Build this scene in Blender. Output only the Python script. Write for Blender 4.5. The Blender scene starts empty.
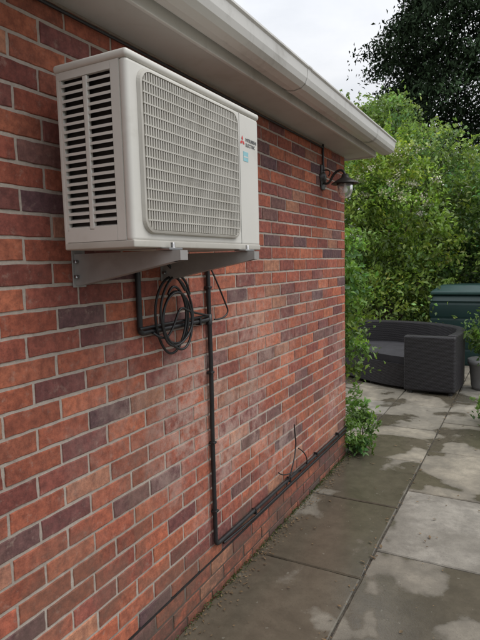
import bpy, math, random
import numpy as np
from mathutils import Vector, Matrix
random.seed(7); rng=np.random.default_rng(11)
S=bpy.context.scene; COL=S.collection

# ---------------------------------------------------------------- helpers
def empty(name):
    o=bpy.data.objects.new(name,None); COL.objects.link(o); o.empty_display_size=.1; return o
def link(o,parent=None):
    COL.objects.link(o)
    if parent: o.parent=parent
    return o
def mesh(name,v,f,mat,parent=None,smooth=False,cols=None,extra=None):
    m=bpy.data.meshes.new(name); m.from_pydata([tuple(map(float,p)) for p in v],[],f); m.update()
    if cols is not None:
        a=m.color_attributes.new('Col','FLOAT_COLOR','POINT')
        c=np.ones((len(v),4),dtype=np.float32); c[:,:3]=np.array(cols)[:,:3]
        if extra is not None: c[:,3]=extra
        a.data.foreach_set('color',c.ravel())
    if smooth: m.polygons.foreach_set('use_smooth',[True]*len(m.polygons))
    m.materials.append(mat); return link(bpy.data.objects.new(name,m),parent)
def bevel(o,w,seg=2):
    b=o.modifiers.new('b','BEVEL'); b.width=w; b.segments=seg; b.limit_method='ANGLE'; b.angle_limit=math.radians(40)
    for p in o.data.polygons: p.use_smooth=True
    o.modifiers.new('wn','WEIGHTED_NORMAL')
    return o
def box(name,x,y,z,mat,parent=None,bv=0,seg=2):
    v=[(a,b,c) for a in x for b in y for c in z]
    f=[(0,1,3,2),(4,6,7,5),(0,4,5,1),(2,3,7,6),(0,2,6,4),(1,5,7,3)]
    o=mesh(name,v,f,mat,parent)
    if bv: bevel(o,bv,seg)
    return o
def boxes(name,lst,mat,parent=None,bv=0):
    v=[];f=[]
    for (x,y,z) in lst:
        n=len(v); v+=[(a,b,c) for a in x for b in y for c in z]
        f+=[tuple(n+i for i in q) for q in [(0,1,3,2),(4,6,7,5),(0,4,5,1),(2,3,7,6),(0,2,6,4),(1,5,7,3)]]
    o=mesh(name,v,f,mat,parent)
    if bv: bevel(o,bv,2)
    return o
def tube(name,pts,r,mat,parent=None,radii=None,smooth=True,cyc=False):
    c=bpy.data.curves.new(name,'CURVE'); c.dimensions='3D'; c.bevel_depth=r; c.bevel_resolution=4; c.use_fill_caps=True
    s=c.splines.new('NURBS' if smooth else 'POLY'); s.points.add(len(pts)-1)
    for i,p in enumerate(pts):
        s.points[i].co=(*p,1)
        if radii: s.points[i].radius=radii[i]
    if smooth: s.order_u=3; s.use_endpoint_u=not cyc
    s.use_cyclic_u=cyc
    c.materials.append(mat); return link(bpy.data.objects.new(name,c),parent)
def lathe(name,prof,mat,parent=None,n=32,loc=(0,0,0)):
    v=[];f=[]
    for r,z in prof:
        for i in range(n):
            a=2*math.pi*i/n; v.append((loc[0]+r*math.cos(a),loc[1]+r*math.sin(a),loc[2]+z))
    for k in range(len(prof)-1):
        for i in range(n):
            j=(i+1)%n; f.append((k*n+i,k*n+j,(k+1)*n+j,(k+1)*n+i))
    return mesh(name,v,f,mat,parent,smooth=True)

# ---------------------------------------------------------------- materials
class M:
    def __init__(s,name):
        s.m=bpy.data.materials.new(name); s.m.use_nodes=True; s.nt=s.m.node_tree; s.N=s.nt.nodes; s.L=s.nt.links
        s.b=s.N['Principled BSDF']; s.tc=s.N.new('ShaderNodeTexCoord').outputs['Object']
    def set(s,inp,val):
        if hasattr(val,'is_output'): s.L.new(val,inp)
        elif isinstance(val,(tuple,list)) and len(val)==3 and inp.type=='RGBA': inp.default_value=(*val,1)
        else: inp.default_value=val
    def noise(s,sc,det=4,rough=.55,vec=None,dist=0):
        n=s.N.new('ShaderNodeTexNoise'); n.inputs['Scale'].default_value=sc; n.inputs['Detail'].default_value=det
        n.inputs['Roughness'].default_value=rough; n.inputs['Distortion'].default_value=dist
        s.L.new(vec or s.tc,n.inputs['Vector']); return n.outputs['Fac']
    def ramp(s,f,a,b):
        n=s.N.new('ShaderNodeMapRange'); n.clamp=True; n.interpolation_type='SMOOTHSTEP'
        s.L.new(f,n.inputs[0]); n.inputs[1].default_value=a; n.inputs[2].default_value=b; return n.outputs[0]
    def mix(s,f,a,b,mode='MIX'):
        n=s.N.new('ShaderNodeMix'); n.data_type='RGBA'; n.blend_type=mode; n.clamp_factor=True
        s.set(n.inputs[0],f); s.set(n.inputs[6],a); s.set(n.inputs[7],b); return n.outputs[2]
    def math(s,op,a,b=0.):
        n=s.N.new('ShaderNodeMath'); n.operation=op; s.set(n.inputs[0],a); s.set(n.inputs[1],b); return n.outputs[0]
    def attr(s,name='Col'):
        n=s.N.new('ShaderNodeAttribute'); n.attribute_name=name; return n.outputs['Color'],n.outputs['Alpha']
    def sep(s):
        n=s.N.new('ShaderNodeSeparateXYZ'); s.L.new(s.tc,n.inputs[0]); return n.outputs
    def bump(s,h,st=.3,d=.01):
        n=s.N.new('ShaderNodeBump'); n.inputs['Strength'].default_value=st; n.inputs['Distance'].default_value=d
        s.L.new(h,n.inputs['Height']); s.L.new(n.outputs[0],s.b.inputs['Normal'])
    def base(s,c): s.set(s.b.inputs['Base Color'],c)
    def rough(s,c): s.set(s.b.inputs['Roughness'],c)
def simple(name,col,rough=.5,var=.15,sc=8,bump=0,bs=60,metal=0,dirt=None):
    m=M(name); n=m.noise(sc,3)
    c=m.mix(m.ramp(n,.3,.7),tuple(x*(1-var) for x in col),tuple(min(1,x*(1+var)) for x in col))
    if dirt: c=m.mix(m.math('MULTIPLY',m.ramp(m.noise(5,6,.7,dist=.6),.48,.72),dirt[1]),c,dirt[0])
    m.base(c); m.rough(rough); m.b.inputs['Metallic'].default_value=metal
    if bump: m.bump(m.noise(bs,3),bump,.004)
    return m.m

bm=M('brick_clay'); col,al=bm.attr()
n1=bm.noise(30,5,.7); n2=bm.noise(170,2,.6); n3=bm.noise(1.6,5,.6,dist=.4); n4=bm.noise(12,5,.7)
c=bm.mix(bm.ramp(n1,.3,.72),bm.mix(1,col,(.62,.58,.60),'MULTIPLY'),bm.mix(1,col,(1.24,1.2,1.17),'MULTIPLY'))
c=bm.mix(bm.math('MULTIPLY',bm.ramp(n2,.56,.74),.38),c,(.08,.045,.038))
xyz=bm.sep()
zb=bm.math('MULTIPLY',bm.ramp(xyz[2],.2,.6),bm.ramp(xyz[2],1.75,1.2))
yb=bm.ramp(xyz[1],1.0,2.1)
blo=bm.math('MULTIPLY',bm.math('MULTIPLY',bm.ramp(n3,.40,.66),bm.ramp(n4,.33,.64)),bm.math('MULTIPLY',zb,yb))
c=bm.mix(bm.math('MULTIPLY',blo,.6),c,(.54,.40,.34))
sm=bm.math('MULTIPLY',bm.ramp(bm.noise(24,6,.75),.54,.72),.42); c=bm.mix(sm,c,(.40,.30,.24))
n5=bm.noise(2.6,5,.65,dist=.6)
dr=bm.math('MULTIPLY',bm.ramp(n5,.48,.64),bm.ramp(xyz[2],1.5,.4)); c=bm.mix(bm.math('MULTIPLY',dr,.48),c,(.13,.09,.065))
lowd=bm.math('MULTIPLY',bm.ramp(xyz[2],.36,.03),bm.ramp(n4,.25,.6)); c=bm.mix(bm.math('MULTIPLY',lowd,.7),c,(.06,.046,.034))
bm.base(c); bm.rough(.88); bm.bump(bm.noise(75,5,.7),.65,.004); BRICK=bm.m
mm=M('mortar'); n=mm.noise(60,4,.7); x=mm.sep()
c=mm.mix(n,(.30,.255,.215),(.60,.53,.455)); c=mm.mix(mm.math('MULTIPLY',mm.ramp(mm.noise(2.2,4),.42,.68),.35),c,(.20,.16,.13))
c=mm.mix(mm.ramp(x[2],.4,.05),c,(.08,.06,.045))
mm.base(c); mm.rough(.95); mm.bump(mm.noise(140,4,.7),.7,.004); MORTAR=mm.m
CASE=simple('cream_painted_steel',(.65,.635,.585),.40,.03,3,dirt=((.42,.39,.33),.25))
CASE2=simple('cream_plastic_grille',(.49,.47,.42),.45,.04,5,dirt=((.34,.31,.25),.35))
BRK=simple('galvanised_bracket',(.30,.29,.275),.42,.1,10,dirt=((.2,.18,.15),.4))
DARK=simple('dark_recess',(.03,.029,.029),.6)
BLK=simple('black_plastic',(.016,.016,.017),.42,.3,20,bump=.15)
STEEL=simple('zinc_bolt',(.4,.4,.4),.35,metal=1)
RED=simple('red_badge',(.6,.02,.02),.4); GREYT=simple('grey_lettering',(.12,.12,.13),.5); BLUE=simple('blue_label',(.25,.50,.55),.4)
UPVC=simple('white_upvc',(.68,.67,.635),.35,.04,2,dirt=((.34,.32,.28),.45))
SOFF=simple('soffit_board',(.53,.51,.475),.6,.05,2,dirt=((.34,.30,.25),.35))
TILE=simple('concrete_roof_tile',(.13,.09,.075),.85,.3,14,bump=.4)
pm=M('paving_concrete'); col,al=pm.attr()
big=pm.noise(1.7,3,.5,dist=.4); fine=pm.noise(120,3,.65); med=pm.noise(9,5,.68)
dry=pm.mix(pm.ramp(med,.28,.72),pm.mix(1,col,(.72,.71,.69),'MULTIPLY'),pm.mix(1,col,(1.16,1.15,1.12),'MULTIPLY'))
dry=pm.mix(pm.math('MULTIPLY',pm.ramp(fine,.55,.7),.42),dry,(.08,.073,.065))
dry=pm.mix(pm.math('MULTIPLY',pm.ramp(pm.noise(3.2,6,.7,dist=.8),.44,.68),.6),dry,(.13,.118,.095))
edge=pm.math('ADD',pm.math('ADD',big,al),pm.math('MULTIPLY',pm.math('SUBTRACT',pm.noise(22,3,.6),.5),.06))
wet=pm.ramp(edge,.485,.54)
stain=pm.ramp(edge,.34,.50)
c=pm.mix(pm.math('MULTIPLY',stain,.5),dry,(.12,.108,.086))
c=pm.mix(wet,c,pm.mix(1,c,(.56,.54,.50),'MULTIPLY'))
lich=pm.ramp(pm.noise(34,2,.5),.70,.74); c=pm.mix(pm.math('MULTIPLY',lich,.3),c,(.32,.32,.27))
pm.base(c); r=pm.N.new('ShaderNodeMapRange'); pm.L.new(wet,r.inputs[0]); r.inputs[3].default_value=.85; r.inputs[4].default_value=.19
pm.rough(r.outputs[0])
nb=pm.N.new('ShaderNodeBump'); nb.inputs['Distance'].default_value=.004
r2=pm.N.new('ShaderNodeMapRange'); pm.L.new(wet,r2.inputs[0]); r2.inputs[3].default_value=.4; r2.inputs[4].default_value=.13
pm.L.new(r2.outputs[0],nb.inputs['Strength']); pm.L.new(pm.math('ADD',fine,pm.math('MULTIPLY',med,1.4)),nb.inputs['Height']); pm.L.new(nb.outputs[0],pm.b.inputs['Normal']); PAVE=pm.m
gm=M('soil'); c=gm.mix(gm.noise(7,6,.7),(.030,.022,.016),(.10,.075,.05)); c=gm.mix(gm.ramp(gm.noise(2.5,5),.5,.65),c,(.035,.05,.018))
gm.base(c); gm.rough(.95); gm.bump(gm.noise(40,5,.7),.8,.02); SOIL=gm.m
rm=M('black_rattan'); w=rm.N.new('ShaderNodeTexWave'); w.wave_type='BANDS'; w.bands_direction='Z'; w.inputs['Scale'].default_value=22; w.inputs['Distortion'].default_value=.6
rm.L.new(rm.tc,w.inputs[0])
ch=rm.N.new('ShaderNodeTexChecker'); ch.inputs['Scale'].default_value=55; rm.L.new(rm.tc,ch.inputs[0])
h=rm.math('ADD',w.outputs['Fac'],rm.math('MULTIPLY',ch.outputs['Fac'],.45))
rm.base(rm.mix(rm.ramp(h,.1,1.2),(.007,.006,.007),(.026,.024,.028))); rm.rough(.55); rm.bump(h,.5,.005); RATT=rm.m
CUSH=simple('dark_cushion',(.026,.025,.029),.9,.2,6,bump=.3,bs=180)
TANK=simple('green_plastic_tank',(.010,.034,.032),.42,.1,4)
POT=simple('grey_pot',(.20,.20,.20),.6,.1,8,bump=.2)
BARK=simple('bark',(.07,.05,.035),.9,.4,30,bump=.7,bs=40)
LIT=simple('dead_leaf',(.15,.10,.05),.8,.5,40)
def leafmat(name,tr=.35):
    m=M(name); col,al=m.attr(); m.base(col); m.rough(.5)
    if tr>0:
        t=m.N.new('ShaderNodeBsdfTranslucent'); m.L.new(m.mix(1,col,(1.5,1.6,.7),'MULTIPLY'),t.inputs[0])
        x=m.N.new('ShaderNodeMixShader'); x.inputs[0].default_value=tr
        m.L.new(m.b.outputs[0],x.inputs[1]); m.L.new(t.outputs[0],x.inputs[2]); m.L.new(x.outputs[0],m.N['Material Output'].inputs[0])
    else: m.rough(.85); m.b.inputs['Specular IOR Level'].default_value=.08
    return m.m
LEAF=leafmat('leaf'); NEEDLE=leafmat('conifer_foliage',0); PETAL=leafmat('blossom',0)

# ---------------------------------------------------------------- ground & patio
mesh('ground',[(-150,-100,-.03),(150,-100,-.03),(150,200,-.03),(-150,200,-.03)],[(0,1,2,3)],SOIL)
pat=empty('patio_paving')
v=[];f=[];cc=[];ex=[]
def slab(x0,x1,y0,y1,wb):
    g=.005; x0+=g;x1-=g;y0+=g;y1-=g
    b=.006
    def ring(x0,x1,y0,y1,j):
        o=[]; P=[(x0,y0),(x1,y0),(x1,y1),(x0,y1)]
        for k in range(4):
            a=P[k]; c=P[(k+1)%4]
            for i in range(8): o.append((a[0]+(c[0]-a[0])*i/8+random.uniform(-j,j),a[1]+(c[1]-a[1])*i/8+random.uniform(-j,j)))
        return o
    A=ring(x0,x1,y0,y1,.0018); B=ring(x0+b,x1-b,y0+b,y1-b,.0025); m=len(A); n=len(v)
    ctx=random.uniform(-.002,.002)
    for p in A: v.append((*p,-.045))
    for p in A: v.append((*p,-.006+ctx))
    for p in B: v.append((*p,ctx))
    for i in range(m):
        j=(i+1)%m
        f.append((n+i,n+j,n+m+j,n+m+i)); f.append((n+m+i,n+m+j,n+2*m+j,n+2*m+i))
    f.append(tuple(n+2*m+i for i in range(m)))
    k=random.uniform(.88,1.1); base=random.choice([(.29,.26,.21),(.275,.25,.205),(.30,.27,.215),(.26,.245,.215)])
    for _ in range(3*m): cc.append(tuple(q*k for q in base)); ex.append(wb)
cols=[(.0,.62,2.634),(.62,1.24,2.95),(1.24,1.86,2.45),(1.86,2.48,2.8),(2.48,3.1,2.634)]
for ci,(a,b,y0) in enumerate(cols):
    y=y0-.905*5
    while y<8.9:
        if ci==0: wb=.13 if y<2.6 else (.14 if y<3.5 else (.06 if y<4.3 else -.02))
        elif ci==1: wb=.11 if y<2.0 else (.035 if y<2.9 else (-.07 if y<3.8 else (.04 if y<4.7 else .0)))
        else: wb=random.uniform(-.08,.05)
        slab(a,b,y,y+.905,wb); y+=.905
for i in range(6):
    y=4.42
    while y<8.9:
        slab(-.62*(i+1),-.62*i,y,y+.62,random.uniform(-.10,.0)); y+=.62
mesh('paving_slabs',v,f,PAVE,pat,cols=cc,extra=ex)
jm=simple('joint_grit',(.06,.052,.04),.95,.5,30,bump=.6,bs=90)
box('joint_bed',(-3.72,3.1),(-2.1,9.3),(-.06,-.011),jm,pat)

# ---------------------------------------------------------------- house
house=empty('brick_house')
YE=4.38; ZT=2.52
v=[];f=[];cc=[]
pal=[((.40,.122,.066),6),((.44,.145,.078),5),((.36,.105,.062),5),((.30,.092,.064),3.2),((.235,.085,.07),2),((.155,.08,.078),1.4),((.21,.105,.09),1.4),((.43,.20,.12),1.4)]
pw=[p[1] for p in pal]
def brick(u0,u1,z0,z1,fn):
    n=len(v); b=.0024; j=lambda s=.0014: random.uniform(-s,s)
    dep=random.uniform(-.001,.0012)
    rect=[(u0,z0),(u1,z0),(u1,z1),(u0,z1)]
    ring=[]
    for k in range(4):
        a=rect[k]; c=rect[(k+1)%4]; m=7 if k%2==0 else 3
        for i in range(m): 
            t=i/m; ring.append((a[0]+(c[0]-a[0])*t,a[1]+(c[1]-a[1])*t))
    cx=(u0+u1)/2; cz=(z0+z1)/2; m=len(ring)
    outer=[(p[0]+j(),p[1]+j()) for p in ring]
    inner=[(p[0]+(b+j(.001) if p[0]<cx else -b+j(.001)),p[1]+(b+j(.001) if p[1]<cz else -b+j(.001))) for p in outer]
    for p in outer: v.append(fn(p[0],p[1],-.010))
    for p in outer: v.append(fn(p[0],p[1],-.0022+dep+j(.0005)))
    for p in inner: v.append(fn(p[0],p[1],dep+j(.0004)))
    for i in range(m):
        k=(i+1)%m
        f.append((n+i,n+k,n+m+k,n+m+i)); f.append((n+m+i,n+m+k,n+2*m+k,n+2*m+i))
    f.append(tuple(n+2*m+i for i in range(m)))
    c=random.choices([p[0] for p in pal],pw)[0]
    kz=random.uniform(.82,1.14); c=tuple(q*kz for q in c)
    # two-tone burnt ends: colour drifts along the brick
    e0,e1=random.uniform(.72,1.1),random.uniform(.72,1.1)
    for _ in range(3):
        for p in ring:
            t=(p[0]-u0)/max(u1-u0,.01); k2=e0+(e1-e0)*t; cc.append((c[0]*k2,c[1]*k2,c[2]*(k2*.6+.4)))
def wallface(ua,ub,fn,zmax=ZT):
    k=0; z=-.03
    while z<zmax:
        z1=min(z+.064,zmax); u=ua-(.1125 if k%2 else 0)+random.uniform(-.012,.012)
        while u<ub:
            a=max(u,ua); b=min(u+.214+random.uniform(-.002,.002),ub)
            if b-a>.03: brick(a,b,z+random.uniform(-.001,.001),z1,fn)
            u+=.225
        k+=1; z+=.075
wallface(-2.12,YE,lambda u,z,d:(d,u,z))
wallface(-5.0,-.005,lambda u,z,d:(u,YE+.005+d,z))
mesh('brick_courses',v,f,BRICK,house,cols=cc)
box('mortar_core',(-7,-.0038),(-2.13,YE-.001),(-.05,ZT+.0),MORTAR,house)
GY0,GY1=-2.4,4.52; SX=.205
box('soffit',(-.02,SX-.001),(GY0,GY1),(ZT,ZT+.012),SOFF,house)
box('fascia',(SX,SX+.018),(GY0,GY1+.004),(ZT-.012,ZT+.16),UPVC,house,.003)
box('bargeboard',(-4.,SX-.001),(GY1+.002,GY1+.02),(ZT-.01,ZT+.16),UPVC,house)
P0=[(.309,2.655),(.309,2.60),(.315,2.572),(.333,2.556),(.36,2.552),(.388,2.558),(.404,2.575),(.411,2.60),(.415,2.64),(.421,2.648),(.421,2.656),(.412,2.656),(.407,2.645),(.403,2.60),(.396,2.58),(.382,2.566),(.36,2.560),(.337,2.564),(.322,2.578),(.317,2.60),(.317,2.655)]
prof=[(.228+(x-.309)*1.34,z-.026) for x,z in P0]
vv=[];ff=[]; n=len(prof)
for y in (GY0,GY1+.05):
    for p in prof: vv.append((p[0],y,p[1]))
for i in range(n):
    j=(i+1)%n; ff.append((i,j,n+j,n+i))
mesh('gutter',vv,ff,UPVC,house,smooth=False)
cap=[(p[0],GY1+.05,p[1]) for p in prof[:11]]; cap2=[(p[0],GY1+.056,p[1]) for p in prof[:11]]
m=len(cap); mesh('gutter_end_cap',cap+cap2,[tuple(range(m)),tuple(range(2*m-1,m-1,-1))]+[(i,(i+1)%m,m+(i+1)%m,m+i) for i in range(m)],UPVC,house)
for yy in (-.6,1.0,2.6,4.0):
    cp=[((p[0]-.295)*1.02+.295,p[1]-.0025 if p[1]<2.57 else p[1]+.001) for p in prof[1:11]]
    a=[(p[0],yy,p[1]) for p in cp]+[(p[0],yy+.04,p[1]) for p in cp]; m=len(cp)
    mesh('gutter_clip',a,[(i,i+1,m+i+1,m+i) for i in range(m-1)],UPVC,house)
for i in range(12):
    x=.30-i*.32; z=2.668+i*.16
    v4=[(x,GY0,z+.002),(x,GY1+.03,z+.002),(x-.33,GY1+.03,z+.185),(x-.33,GY0,z+.185),(x,GY0,z+.02),(x,GY1+.03,z+.02),(x-.33,GY1+.03,z+.19),(x-.33,GY0,z+.19)]
    mesh('tile_course',v4,[(0,1,5,4),(4,5,6,7),(1,2,6,5),(0,4,7,3)],TILE,house)
mesh('roof_slope_rear',[(-3.5,GY1,4.58),(-3.5,GY0,4.58),(-7.3,GY0,2.665),(-7.3,GY1,2.665)],[(0,1,2,3)],TILE,house)
mesh('gable',[(.20,GY1-.01,2.68),(-3.5,GY1-.01,4.54),(-7.2,GY1-.01,2.68)],[(0,1,2)],MORTAR,house)
box('damp_course',(-.004,.004),(-2.12,YE+.003),(.192,.202),BLK,house)

# ---------------------------------------------------------------- AC unit
ac=empty('air_conditioning_outdoor_unit')
X0,X1,Y0,Y1,Z0,Z1=.112,.38,1.198,2.005,1.735,2.262
box('front_panel',(X1-.03,X1),(Y0,Y1),(Z0+.004,Z1-.022),CASE,ac,.012,4)
box('back_frame',(X0,X0+.014),(Y0+.002,Y1-.002),(Z0+.004,Z1-.022),CASE,ac,.003)
box('side_panel_far',(X0+.014,X1-.012),(Y1-.014,Y1-.002),(Z0+.004,Z1-.022),CASE,ac,.002)
box('top_cover',(X0-.006,X1+.004),(Y0-.004,Y1+.004),(Z1-.024,Z1),CASE,ac,.010,4)
box('base_pan',(X0,X1+.001),(Y0+.001,Y1-.001),(Z0-.012,Z0+.010),CASE2,ac,.004)
box('inner_core',(X0+.015,X1-.031),(Y0+.024,Y1-.016),(Z0+.011,Z1-.025),DARK,ac)
YS=(Y0+.001,Y0+.012)
sx0,sx1=X0+.014,X1-.028; st=.030
box('side_stile_front',(sx1-st,sx1-.0),YS,(Z0+.010,Z1-.024),CASE,ac)
box('side_base_strip',(sx0,sx1-st-.001),YS,(Z0+.010,Z0+.045),CASE,ac)
box('side_top_strip',(sx0,sx1-st-.001),YS,(Z1-.046,Z1-.024),CASE,ac)
mid=(sx0+sx1-st)/2+.002
nsl=20; zz0=Z0+.045; zz1=Z1-.046; pitch=(zz1-zz0)/nsl
box('side_mullion',(mid-.009,mid+.009),(Y0+.0005,Y0+.013),(zz0+.001,zz1-.001),CASE,ac,.003)
v=[];f=[]
for i in range(nsl):
    z=zz0+i*pitch
    for (a,b) in ((sx0+.008,mid-.009),(mid+.009,sx1-st-.001)):
        pts=[(Y0+.001,z),(Y0+.001,z+.0082),(Y0+.02,z+.0135),(Y0+.02,z+.009)]
        n=len(v)
        for xx in (a,b):
            for p in pts: v.append((xx,p[0],p[1]))
        f+=[(n,n+1,n+5,n+4),(n+1,n+2,n+6,n+5),(n+2,n+3,n+7,n+6),(n+3,n,n+4,n+7),(n,n+3,n+2,n+1),(n+4,n+5,n+6,n+7)]
mesh('side_louvres',v,f,CASE,ac)
box('side_stile_back',(sx0,sx0+.008),(Y0+.002,Y0+.012),(zz0+.001,zz1-.001),CASE,ac)
gy0,gy1,gz0,gz1=1.25,1.812,1.772,2.218
def rrect(y0,y1,z0,z1,r,n=8):
    p=[]
    for (cy,cz,a0) in ((y1-r,z1-r,0),(y0+r,z1-r,90),(y0+r,z0+r,180),(y1-r,z0+r,270)):
        for i in range(n+1):
            a=math.radians(a0+90*i/n); p.append((cy+r*math.cos(a),cz+r*math.sin(a)))
    return p
def ringloft(name,loops,mat,parent,fillx=None):
    v=[];f=[];n=len(loops[0][1])
    for x,l in loops:
        for p in l: v.append((x,p[0],p[1]))
    for k in range(len(loops)-1):
        for i in range(n):
            j=(i+1)%n; f.append((k*n+i,k*n+j,(k+1)*n+j,(k+1)*n+i))
    if fillx: f.append(tuple(range((len(loops)-1)*n,len(loops)*n)))
    return mesh(name,v,f,mat,parent,smooth=False)
ringloft('grille_surround',[(X1+.0005,rrect(gy0-.010,gy1+.010,gz0-.010,gz1+.010,.045)),(X1+.010,rrect(gy0-.006,gy1+.006,gz0-.006,gz1+.006,.042)),(X1+.012,rrect(gy0,gy1,gz0,gz1,.04)),(X1+.002,rrect(gy0+.003,gy1-.003,gz0+.003,gz1-.003,.038))],CASE2,ac)
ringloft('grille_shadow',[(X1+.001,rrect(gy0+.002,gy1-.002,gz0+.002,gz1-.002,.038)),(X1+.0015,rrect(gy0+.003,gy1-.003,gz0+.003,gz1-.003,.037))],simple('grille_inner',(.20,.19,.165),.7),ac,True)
bars=[]; 
def zext(y):
    r=.036; d=0
    if y<gy0+r: d=r-math.sqrt(max(0,r*r-(gy0+r-y)**2))
    if y>gy1-r: d=r-math.sqrt(max(0,r*r-(y-gy1+r)**2))
    return gz0+d+.003,gz1-d-.003
nv=48
for i in range(1,nv):
    y=gy0+(gy1-gy0)*i/nv; a,b=zext(y); bars.append(((X1+.004,X1+.011),(y-.0026,y+.0026),(a,b)))
nh=15
for i in range(1,nh):
    z=gz0+(gz1-gz0)*i/nh
    bars.append(((X1+.003,X1+.0118),(gy0+.004,gy1-.004),(z-.0022,z+.0022)))
boxes('grille_bars',bars,CASE2,ac)
box('panel_seam',(X1-.0005,X1+.0006),(gy1+.03,gy1+.0315),(Z0+.012,Z1-.03),DARK,ac)
def rhomb(cy,cz,ang,s):
    d=Vector((math.cos(ang),math.sin(ang))); nrm=Vector((-d.y,d.x)); p0=Vector((cy,cz)); 
    return [p0,p0+d*s/2+nrm*s*.29,p0+d*s,p0+d*s/2-nrm*s*.29]
v=[];f=[]
for a in (90,210,330):
    n=len(v); v+=[(X1+.0012,p.x,p.y) for p in rhomb(1.866,2.135,math.radians(a),.021)]; f.append((n,n+1,n+2,n+3))
mesh('badge_emblem',v,f,RED,ac)
def text(name,s,y,z,size,mat):
    c=bpy.data.curves.new(name,'FONT'); c.body=s; c.size=size; c.extrude=.0004; c.materials.append(mat)
    o=bpy.data.objects.new(name,c); COL.objects.link(o); o.parent=ac
    o.matrix_world=Matrix(((0,0,1,X1+.001),(1,0,0,y),(0,1,0,z),(0,0,0,1))); return o
text('badge_lettering','MITSUBISHI',1.892,2.138,.0185,GREYT); text('badge_lettering_lower','ELECTRIC',1.892,2.119,.0185,GREYT)
box('rating_label',(X1+.0003,X1+.001),(1.872,1.912),(2.062,2.098),BLUE,ac)
box('rating_label_text',(X1+.001,X1+.0013),(1.876,1.908),(2.076,2.081),CASE,ac)
for y in (1.36,1.853):
    box('mounting_foot',(X1-.02,X1+.030),(y-.035,y+.035),(Z0-.019,Z0-.0125),STEEL,ac,.001)
    lathe('foot_bolt',[(0,.016),(.007,.016),(.007,0),(.012,0),(.012,-.006)],STEEL,ac,8,(X1+.018,y,Z0-.012))
br=empty('wall_mounting_bracket')
def arm(y):
    zt=Z0-.020; w=.02
    P=[(.006,zt),(.435,zt),(.435,zt-.030),(.40,zt-.036),(.03,zt-.105),(.006,zt-.105)]
    for (ya,yb) in ((y-w,y-w+.003),(y+w-.003,y+w)):
        n=len(P); v=[(p[0],ya,p[1]) for p in P]+[(p[0],yb,p[1]) for p in P]
        mesh('arm_web',v,[tuple(range(n)),tuple(range(2*n-1,n-1,-1))]+[(i,(i+1)%n,n+(i+1)%n,n+i) for i in range(n)],BRK,br)
    box('arm_top_flange',(.006,.437),(y-w+.003,y+w-.003),(zt-.003,zt-.0005),BRK,br)
    box('arm_nose',(.4352,.438),(y-w,y+w),(zt-.030,zt-.0005),BRK,br)
    v=[(.03,y-w+.003,zt-.104),(.03,y+w-.003,zt-.104),(.40,y+w-.003,zt-.0355),(.40,y-w+.003,zt-.0355)]
    mesh('arm_underside',v,[(0,1,2,3)],BRK,br)
    box('wall_plate',(.001,.006),(y-.03,y+.03),(zt-.112,zt+.30),BRK,br,.002)
    for z in (zt-.03,zt-.08): lathe('bolt',[(0,.01),(.008,.01),(.008,0)],STEEL,br,6,(.02,y-w-.008,z))
arm(1.36); arm(1.853)

# ---------------------------------------------------------------- conduits & cables
cd=empty('black_conduit')
def ptube(name,pts,r=.0105): return tube(name,pts,r,BLK,cd,smooth=False)
def rcorner(a,b,c,r=.03,n=6):
    a,b,c=map(Vector,(a,b,c)); p=b+(a-b).normalized()*r; q=b+(c-b).normalized()*r
    return [tuple(p*(1-t)**2+b*2*t*(1-t)+q*t*t) for t in [i/n for i in range(n+1)]]
xc=.016
ptube('drop_pipe',[(xc,2.174,1.66),(xc+.001,2.177,1.2),(xc,2.171,.75)]+rcorner((xc,2.171,.75),(xc,2.172,.272),(xc,4.3,.255),.03)+[(xc,3.0,.267),(xc,3.7,.256),(xc,4.36,.252)],.0112)
ptube('cross_pipe',[(xc,1.656,1.72)]+rcorner((xc,1.656,1.72),(xc,1.656,1.405),(xc,2.16,1.408),.02)+[(xc,2.168,1.408)],.0115)
ptube('cross_pipe_upper',[(xc+.01,1.64,1.425),(xc+.01,2.0,1.428),(xc+.006,2.16,1.428)],.006)
ptube('low_cable',[(.014,2.25,.245),(.02,2.6,.230),(.02,3.1,.226),(.018,4.36,.222)],.0065)
def clip(y,z,vert):
    if vert: box('pipe_clip',(.001,.030),(y-.015,y+.015),(z-.006,z+.006),BLK,cd,.003)
    else: box('pipe_clip',(.001,.031),(y-.006,y+.006),(z-.017,z+.017),BLK,cd,.003)
for z in (1.56,1.15,.8,.45): clip(2.174,z,True)
for y in (2.6,3.1,3.6,4.1): clip(y,.263,False)
for y in (1.75,2.08): clip(y,1.407,False)
lathe('joint',[(.015,-.025),(.015,.025),(0,.025)],BLK,cd,16,(xc,2.174,1.408))
cb=empty('coiled_cable')
pts=[]
for i in range(170):
    t=i/170; a=t*2*math.pi*4.3
    ry=.105+.022*math.sin(a*.37+1)+.012*math.sin(a*.81); rz=.130+.02*math.cos(a*.29)+.010*math.sin(a*1.7)
    pts.append((.045+.014*math.sin(a*.5),1.862+ry*math.cos(a+.5)+.022*math.sin(a*.21),1.452+rz*math.sin(a+.5)+.016*math.cos(a*.33)))
tube('coil',pts,.0055,BLK,cb)
tube('coil_tail',[(.05,1.93,1.56),(.05,1.86,1.64),(.04,1.80,1.69),(.05,1.80,1.74)],.0055,BLK,cb)
tube('coil_wrap',[(.03,1.72,1.40),(.055,1.76,1.36),(.06,1.82,1.41),(.055,1.88,1.50),(.045,1.97,1.46),(.03,2.15,1.43)],.005,BLK,cb)
tube('loose_tail',[(.02,2.19,1.66),(.045,2.22,1.57),(.04,2.29,1.48),(.05,2.31,1.43),(.04,2.25,1.40),(.03,2.2,1.405)],.0042,BLK,cb)
lc=empty('loose_cable')
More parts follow.
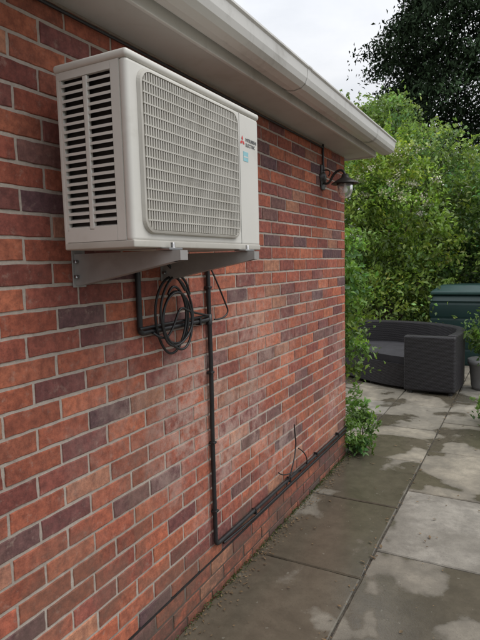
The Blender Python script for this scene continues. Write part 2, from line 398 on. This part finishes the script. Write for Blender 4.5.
tube('strand',[(.02,3.05,.24),(.04,3.10,.33),(.02,3.22,.44),(.02,3.20,.55),(.03,3.17,.61)],.0045,BLK,lc)
tube('strand_b',[(.02,3.28,.25),(.06,3.24,.30),(.05,3.12,.31),(.02,2.98,.33),(.02,2.93,.37)],.004,BLK,lc)
tube('strand_c',[(.02,3.4,.25),(.05,3.38,.34),(.02,3.26,.42)],.004,BLK,lc)
ev=empty('eaves_black_line'); tube('black_line',[(.012,-1,2.49),(.012,.7,2.488),(.014,1.5,2.492),(.012,2.6,2.49),(.012,3.82,2.492)],.006,BLK,ev)  # thin black line along the wall top, just below the soffit

# ---------------------------------------------------------------- wall lamp
wl=empty('outdoor_wall_lamp'); ly=3.83
GLASS=M('lamp_glass'); GLASS.base((.9,.92,.9)); GLASS.rough(.12); GLASS.b.inputs['Transmission Weight'].default_value=.85; GLASS.b.inputs['IOR'].default_value=1.3; GLASS=GLASS.m
BRZ=simple('lamp_black_metal',(.03,.028,.026),.4,.2,12)
tube('supply_cable',[(.012,ly,2.515),(.012,ly-.01,2.4),(.014,ly,2.33)],.008,BLK,wl)
o=lathe('rose',[(0,.03),(.02,.03),(.04,.018),(.05,.004),(.05,0)],BRZ,wl,24); o.matrix_world=Matrix.Translation((.001,ly,2.28))@Matrix.Rotation(math.radians(90),4,'Y')
box('back_plate',(.001,.014),(ly-.035,ly+.035),(2.19,2.37),BRZ,wl,.006)
tube('swan_arm',[(.015,ly,2.24),(.05,ly,2.22),(.09,ly,2.30),(.14,ly,2.325),(.175,ly,2.30),(.175,ly,2.27)],.009,BRZ,wl)
tube('scroll',[(.015,ly,2.33),(.05,ly,2.335),(.07,ly,2.305),(.05,ly,2.285)],.005,BRZ,wl)
lathe('hood',[(.0,.065),(.022,.062),(.028,.04),(.06,.022),(.095,.0),(.098,-.006),(.09,-.004),(.05,.012)],BRZ,wl,32,(.175,ly,2.225))
lathe('glass_jar',[(.05,.01),(.056,-.02),(.054,-.06),(.04,-.092),(.018,-.105),(0,-.107)],GLASS,wl,28,(.175,ly,2.222))
lathe('bulb',[(.012,.01),(.014,-.02),(.026,-.045),(.02,-.065),(0,-.073)],simple('bulb_white',(.8,.8,.76),.3),wl,16,(.175,ly,2.222))
lathe('jar_ring',[(.06,.008),(.062,0),(.06,-.006)],BRZ,wl,28,(.175,ly,2.222))

# ---------------------------------------------------------------- rattan sofa
so=empty('curved_rattan_sofa')
def spl(pts,n=8):
    out=[];P=[pts[0]]+pts+[pts[-1]]
    for i in range(1,len(P)-2):
        p0,p1,p2,p3=[Vector(q) for q in P[i-1:i+3]]
        for k in range(n):
            t=k/n; out.append(.5*((2*p1)+(-p0+p2)*t+(2*p0-5*p1+4*p2-p3)*t*t+(-p0+3*p1-3*p2+p3)*t**3))
    out.append(Vector(pts[-1])); return out
back=spl([(.61,6.83),(.655,7.25),(.58,7.75),(.2,8.15),(-.35,8.33),(-.85,8.3),(-1.15,8.08),(-1.28,7.75)])
def offs(path,d):
    r=[]
    for i,p in enumerate(path):
        a=path[max(i-1,0)];b=path[min(i+1,len(path)-1)]; t=(b-a).normalized(); r.append(p+Vector((-t.y,t.x))*d)
    return r
inn=offs(back,.11)
def ribbon(name,A,B,z0,z1,mat,parent,bv,top=None):
    n=len(A); T=top or [z1]*n
    v=[(p.x,p.y,z0) for p in A]+[(p.x,p.y,z0) for p in B]+[(p.x,p.y,T[i]) for i,p in enumerate(A)]+[(p.x,p.y,T[i]) for i,p in enumerate(B)]
    f=[]
    for i in range(n-1):
        f+=[(i,i+1,2*n+i+1,2*n+i),(n+i+1,n+i,3*n+i,3*n+i+1),(2*n+i,2*n+i+1,3*n+i+1,3*n+i),(n+i,n+i+1,i+1,i)]
    f+=[(0,2*n,3*n,n),(n-1,2*n-1,4*n-1,3*n-1)]
    return bevel(mesh(name,v,f,mat,parent),bv,3)
nb_=len(back); tops=[.745 if i<nb_-16 else .745-.30*((i-(nb_-16))/15)**1.6 for i in range(nb_)]
ribbon('backrest',back,inn,.04,.745,RATT,so,.03,tops)
box('end_arm',(.0,.61),(6.79,6.90),(.03,.728),RATT,so,.03,3)
front=spl([(.02,6.9),(-.2,6.96),(-.43,7.07),(-.75,7.28),(-1.0,7.5),(-1.15,7.66),(-1.2,7.72)]); 
N=len(front); inn2=[inn[int(round(i*(len(inn)-1)/(N-1)))] for i in range(N)]
ribbon('seat_base',inn2,front,.04,.34,RATT,so,.02)
fr2=[a.lerp(b,.04) for a,b in zip(front,inn2)]
ribbon('seat_cushion',list(inn2),fr2,.342,.43,CUSH,so,.03)
for p in (( .08,6.84),(.55,6.84),(-1.1,7.75),(-.5,7.2),(-.5,8.2),(.5,7.8)):
    lathe('foot',[(.025,0),(.025,.045)],BLK,so,12,(p[0],p[1],0))

# ---------------------------------------------------------------- tank
tk=empty('plastic_storage_tank')
def fr(name,cx,cy,lv,mat,bv):
    v=[];f=[]
    for (hx,hy,z) in lv:
        v+=[(cx-hx,cy-hy,z),(cx+hx,cy-hy,z),(cx+hx,cy+hy,z),(cx-hx,cy+hy,z)]
    for k in range(len(lv)-1):
        for i in range(4):
            j=(i+1)%4; f.append((4*k+i,4*k+j,4*k+4+j,4*k+4+i))
    f.append((0,3,2,1)); n=len(v); f.append((n-4,n-3,n-2,n-1)); return bevel(mesh(name,v,f,mat,tk),bv,3)
lv=[(.42,.42,0)]
for i in range(4):
    z=.05+i*.24; lv+=[(.44,.44,z),(.44,.44,z+.17),(.425,.425,z+.19),(.425,.425,z+.22)]
lv+=[(.44,.44,1.0),(.38,.38,1.10)]
fr('tank_body',.42,9.3,lv,TANK,.01); fr('tank_lid',.42,9.3,[(.43,.43,1.101),(.43,.43,1.15),(.30,.30,1.24),(.28,.28,1.25)],simple('tank_lid_green',(.025,.065,.060),.4,.1,4),.015)

# ---------------------------------------------------------------- foliage
def leaves(name,cent,size,cols,mat,parent,asp=.5,droop=0.0,up=.5):
    n=len(cent); size=np.broadcast_to(np.asarray(size),(n,)).reshape(n,1)
    d=rng.normal(size=(n,3)); d[:,2]-=droop; d/=np.linalg.norm(d,axis=1,keepdims=True)
    nr=rng.normal(size=(n,3)); nr[:,2]+=up*2; nr-= (nr*d).sum(1,keepdims=True)*d; nr/=np.linalg.norm(nr,axis=1,keepdims=True)
    s=np.cross(d,nr)
    a=cent-d*size*.5; b=cent+s*size*asp*.5+nr*size*.1; t=cent+d*size*.5-nr*size*.12; e=cent-s*size*asp*.5+nr*size*.1
    V=np.stack([a,b,t,e],1).reshape(-1,3)
    idx=(np.arange(n)*4)[:,None]
    F=np.concatenate([idx+np.array([[0,1,2]]),idx+np.array([[0,2,3]])],0)
    m=bpy.data.meshes.new(name); m.vertices.add(len(V)); m.vertices.foreach_set('co',V.astype(np.float32).ravel())
    m.loops.add(len(F)*3); m.loops.foreach_set('vertex_index',F.astype(np.int32).ravel())
    m.polygons.add(len(F)); m.polygons.foreach_set('loop_start',np.arange(len(F),dtype=np.int32)*3); m.polygons.foreach_set('loop_total',np.full(len(F),3,dtype=np.int32))
    m.update(calc_edges=True)
    ca=m.color_attributes.new('Col','FLOAT_COLOR','POINT'); c=np.ones((len(V),4),np.float32); c[:,:3]=np.repeat(cols,4,axis=0); ca.data.foreach_set('color',c.ravel())
    m.materials.append(mat); return link(bpy.data.objects.new(name,m),parent)
def clumps(lobes,nc,nl,cr,col,var=.35,hollow=.55,hv=.12):
    vol=np.array([l[3]*l[4]*l[5] for l in lobes])**(2/3); vol/=vol.sum()
    C=[];K=[]
    for l,w in zip(lobes,vol):
        k=max(3,int(nc*w)); d=rng.normal(size=(k,3)); d/=np.linalg.norm(d,axis=1,keepdims=True)
        r=hollow+(1.12-hollow)*rng.random((k,1))**.6
        cc=np.array(l[:3])+d*r*np.array(l[3:])
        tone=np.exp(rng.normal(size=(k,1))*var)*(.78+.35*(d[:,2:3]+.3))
        for i in range(k):
            sc=cr*(.6+.8*rng.random()); p=rng.normal(size=(nl,3))*sc*np.array([1,1,.62])*.55
            C.append(cc[i]+p); t=np.clip(tone[i],.35,2)*(1+rng.normal(size=(nl,1))*.18)
            hue=1+rng.normal()*hv
            K.append(np.array(col)*t*np.array([hue,1,1/hue]))
    C=np.concatenate(C); K=np.clip(np.concatenate(K),.004,.6); m=C[:,2]>.0
    return C[m],K[m]
def stems(parent,base,tips,r0):
    for i,t in enumerate(tips):
        b=Vector(base); t=Vector(t); mid=b.lerp(t,.5)+Vector((random.uniform(-.08,.08),random.uniform(-.08,.08),.05))*(t-b).length
        tube('limb_%d'%(i+1),[tuple(b),tuple(b.lerp(mid,.5)),tuple(mid),tuple(t)],r0,BARK,parent,radii=[1,.8,.55,.15])
def shrub(name,base,lobes,nc,nl,cr,ls,col,asp=.5,r0=.03,mat=LEAF,sprays=0,**k):
    e=empty(name); stems(e,base,[l[:3] for l in lobes]+[(l[0]+l[3]*.5,l[1],l[2]+l[5]*.6) for l in lobes],r0)
    C,K=clumps(lobes,nc,nl,cr,col,**k)
    for i in range(sprays):
        l=random.choice(lobes); d=np.array([random.gauss(0,1),random.gauss(0,.7),abs(random.gauss(.6,.7))]); d/=np.linalg.norm(d)
        p=np.array(l[:3])+d*np.array(l[3:])*.9; L=random.uniform(.25,.6)*max(l[3],.3); nn=int(26)
        tt=rng.random((nn,1)); q=p+(d*np.array([1,1,1.3]))*L*tt+rng.normal(size=(nn,3))*.035*max(1,l[3]*1.5)*(1.2-tt)
        C=np.concatenate([C,q]); K=np.concatenate([K,np.clip(np.array(col)*random.uniform(.9,1.5)*(1+rng.normal(size=(nn,1))*.15),.004,.6)])
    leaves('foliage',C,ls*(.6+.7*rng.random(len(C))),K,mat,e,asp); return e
LG=(.19,.28,.065); MG=(.11,.18,.052); DG=(.026,.043,.022)
shrub('corner_shrub',(-.5,5.35,0),[(-.46,5.4,1.2,.32,.3,.45),(-.46,5.5,.7,.27,.3,.35),(-.55,5.6,1.7,.34,.3,.38)],100,34,.15,.07,(.14,.24,.06),r0=.012,sprays=50)
shrub('corner_weed_plant',(.1,4.5,0),[(.07,4.5,.16,.10,.12,.15),(.08,4.6,.34,.08,.1,.14),(.06,4.42,.09,.10,.08,.07)],40,22,.065,.05,(.12,.21,.055),asp=.42,r0=.005,sprays=18)
e=shrub('elder_bush',(-1.0,9.6,0),[(-1.3,9.6,1.7,.8,.6,.9),(-.7,9.4,2.3,.75,.6,.9),(-1.6,9.9,2.9,.7,.6,.8),(-.9,9.7,3.2,.6,.6,.6),(-.3,9.6,1.5,.6,.5,.8),(-.6,9.3,.8,.8,.5,.7)],400,46,.28,.085,LG,sprays=120,var=.42)
C,K=clumps([(-.75,9.15,3.1,.6,.35,.5),(-.3,9.0,2.7,.4,.35,.4)],26,34,.10,(.60,.60,.47),var=.05,hv=.01); leaves('blossom',C,.034,np.clip(K,.3,.6)*np.array([1,1,.85]),PETAL,e,.9)
shrub('laurel_bush',(.2,11,0),[(0,10.9,1.4,.9,.6,1.0),(.8,11,1.6,.8,.6,1.1),(-.8,11,1.2,.8,.5,1.0),(.5,11,2.5,.7,.5,.8),(1.8,10.6,1.5,.8,.6,1.2)],340,42,.3,.10,MG,sprays=60,var=.42)
shrub('hawthorn_tree',(-1.2,12,0),[(-1.5,12,3.3,1.1,.9,1.0),(-.6,12.2,3.7,.8,.8,.7),(-2.2,12.4,4.3,.8,.8,.7),(-1.5,12.3,4.6,.5,.5,.55),(.2,12.,3.0,.8,.8,.7)],360,52,.33,.09,(.20,.285,.10),r0=.07,sprays=120,var=.4)
shrub('lilac_bush',(.9,9.8,0),[(.95,10.2,2.4,.45,.5,.6),(1.2,9.9,1.6,.5,.5,.7),(1.6,9.8,2.6,.6,.6,.7)],150,44,.25,.085,(.12,.20,.06),sprays=40)
hd=empty('garden_hedge')
C,K=clumps([(x,13.6+.3*math.sin(x*2),1.2+.2*math.sin(x*3.1),1.0,.5,1.4) for x in np.arange(-9,6,1.1)],420,40,.38,MG,.3)
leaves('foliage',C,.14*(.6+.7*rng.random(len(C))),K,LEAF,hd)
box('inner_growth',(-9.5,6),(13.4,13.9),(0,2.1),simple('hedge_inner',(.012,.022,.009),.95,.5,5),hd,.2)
cf=empty('conifer_tree'); cx,cy=.25,17
tube('trunk',[(cx,cy,0),(cx,cy,5),(cx,cy,10),(cx,cy,14)],.28,BARK,cf,radii=[1,.8,.5,.1])
C=[];K=[]
for i in range(3900):
    z=2.3+11.7*rng.random(); taper=(1-max(0,(z-8))/8.5)
    a=rng.random()*2*math.pi; tier=.88+.13*math.sin(z*3.1+1.7*math.sin(a*2))
    R0=3.35*taper*tier*(1+.08*math.sin(a*5+z*1.3)); n=46
    rr=R0*(.42+.58*rng.random()**.5); ca,sa=math.cos(a),math.sin(a)
    bx=np.array([cx+rr*ca,cy+rr*sa,z-.22*rr])
    p=rng.normal(size=(n,3))*np.array([.16,.16,.10]); out=np.abs(rng.normal(size=(n,1)))*.22
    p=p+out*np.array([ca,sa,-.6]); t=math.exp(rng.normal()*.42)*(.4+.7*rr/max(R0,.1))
    C.append(bx+p); K.append(np.array(DG)*t*(1+rng.normal(size=(n,1))*.15))
C=np.concatenate(C);K=np.clip(np.concatenate(K),.003,.3)
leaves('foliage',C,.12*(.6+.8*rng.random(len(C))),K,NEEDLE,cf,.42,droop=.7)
# potted plant and border plants
pp=empty('potted_plant'); px,py=.885,7.35
lathe('pot',[(.0,.01),(.13,.0),(.15,.05),(.175,.32),(.195,.33),(.195,.39),(.178,.39),(.168,.34),(0,.33)],POT,pp,32,(px,py,0))
stems(pp,(px,py,.3),[(px-.05,py,.7),(px+.1,py+.05,.9),(px-.1,py+.05,.65),(px+.15,py-.1,.72)],.01)
C,K=clumps([(px+.03,py,.68,.18,.2,.22),(px+.16,py+.05,.95,.2,.2,.22)],42,26,.12,(.13,.22,.06)); leaves('foliage',C,.08*(.6+.7*rng.random(len(C))),K,LEAF,pp,.4)
shrub('border_plant',(1.08,5.7,0),[(1.10,5.75,.14,.12,.18,.12),(1.25,5.5,.2,.2,.2,.2)],45,26,.08,.055,(.12,.21,.055),r0=.006,sprays=14)
# litter
v=[];f=[]
for i in range(1000):
    q=random.random()
    if q<.66: x=abs(random.gauss(.02,.045))+.012; y=random.uniform(.8,4.4)
    else: x=random.uniform(.05,1.4); y=random.uniform(1.6,8)
    if q>.72 and random.random()<.5: x=.62+random.gauss(0,.02)
    s=random.uniform(.003,.011)*(1 if q<.9 else 1.7); a=random.random()*6.28; n=len(v); z=.004+random.random()*.004
    dx,dy=math.cos(a)*s,math.sin(a)*s
    v+=[(x-dx,y-dy,z),(x-dy*.5,y+dx*.5,z+random.random()*s*.5),(x+dx,y+dy,z+random.random()*s*.4),(x+dy*.5,y-dx*.5,z+.001)]; f.append((n,n+1,n+2,n+3))
mesh('leaf_litter',v,f,LIT)
C=np.stack([np.abs(rng.normal(0,.014,700))+.006,1.2+3.2*rng.random(700)**.7,.004+.012*rng.random(700)],1)
leaves('moss_and_weeds',C,.015,np.tile(np.array([[.06,.09,.025]]),(700,1)),LEAF,None)

# ---------------------------------------------------------------- sky, sun, camera
W=bpy.data.worlds.new('World'); S.world=W; W.use_nodes=True; nt=W.node_tree; bg=nt.nodes['Background']
sk=nt.nodes.new('ShaderNodeTexSky'); sk.sky_type='NISHITA'; sk.sun_disc=False
EL,AZ=math.radians(55),math.radians(70)
sk.sun_elevation=EL; sk.sun_rotation=AZ
tc=nt.nodes.new('ShaderNodeTexCoord'); nz=nt.nodes.new('ShaderNodeTexNoise'); nz.inputs['Scale'].default_value=3.2; nz.inputs['Detail'].default_value=7; nz.inputs['Distortion'].default_value=.3
mp=nt.nodes.new('ShaderNodeMapping'); mp.inputs['Scale'].default_value=(1,1,2.4); nt.links.new(tc.outputs['Generated'],mp.inputs[0]); nt.links.new(mp.outputs[0],nz.inputs['Vector'])
mr=nt.nodes.new('ShaderNodeMapRange'); nt.links.new(nz.outputs['Fac'],mr.inputs[0]); mr.inputs[1].default_value=.35; mr.inputs[2].default_value=.62; mr.inputs[3].default_value=.76; mr.inputs[4].default_value=1
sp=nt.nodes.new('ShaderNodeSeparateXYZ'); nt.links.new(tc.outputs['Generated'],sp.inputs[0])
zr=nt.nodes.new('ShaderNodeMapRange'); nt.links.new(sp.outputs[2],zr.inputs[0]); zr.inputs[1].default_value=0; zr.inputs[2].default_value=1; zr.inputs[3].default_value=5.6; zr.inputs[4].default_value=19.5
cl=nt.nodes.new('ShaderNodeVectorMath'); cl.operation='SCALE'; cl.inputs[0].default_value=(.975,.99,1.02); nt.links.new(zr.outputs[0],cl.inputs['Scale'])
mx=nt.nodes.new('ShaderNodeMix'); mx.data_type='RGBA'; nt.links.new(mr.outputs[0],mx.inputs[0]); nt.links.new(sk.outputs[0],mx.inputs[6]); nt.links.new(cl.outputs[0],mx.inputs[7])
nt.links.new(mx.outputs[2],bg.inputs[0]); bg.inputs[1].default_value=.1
sl=bpy.data.lights.new('sun','SUN'); sl.energy=1.35; sl.angle=math.radians(35); sl.color=(1,.97,.93)
so_=bpy.data.objects.new('sun',sl); COL.objects.link(so_)
dv=Vector((math.sin(AZ)*math.cos(EL),math.cos(AZ)*math.cos(EL),math.sin(EL)))
so_.rotation_euler=dv.to_track_quat('Z','Y').to_euler(); so_.location=(5,0,12)
cam=bpy.data.cameras.new('camera'); co=bpy.data.objects.new('camera',cam); COL.objects.link(co); S.camera=co
cam.sensor_fit='HORIZONTAL'; cam.sensor_width=36; cam.lens=40.2; cam.clip_end=500; cam.clip_start=.02
r=Vector((.88054,.4732,-.02545)); u=Vector((-.0274,.1044,.99415)); b=Vector((.47309,-.8747,.10494))
co.matrix_world=Matrix(((r.x,u.x,b.x,1.36),(r.y,u.y,b.y,0),(r.z,u.z,b.z,1.67),(0,0,0,1)))
S.view_settings.view_transform='Standard'; S.view_settings.look='None'; S.view_settings.exposure=0
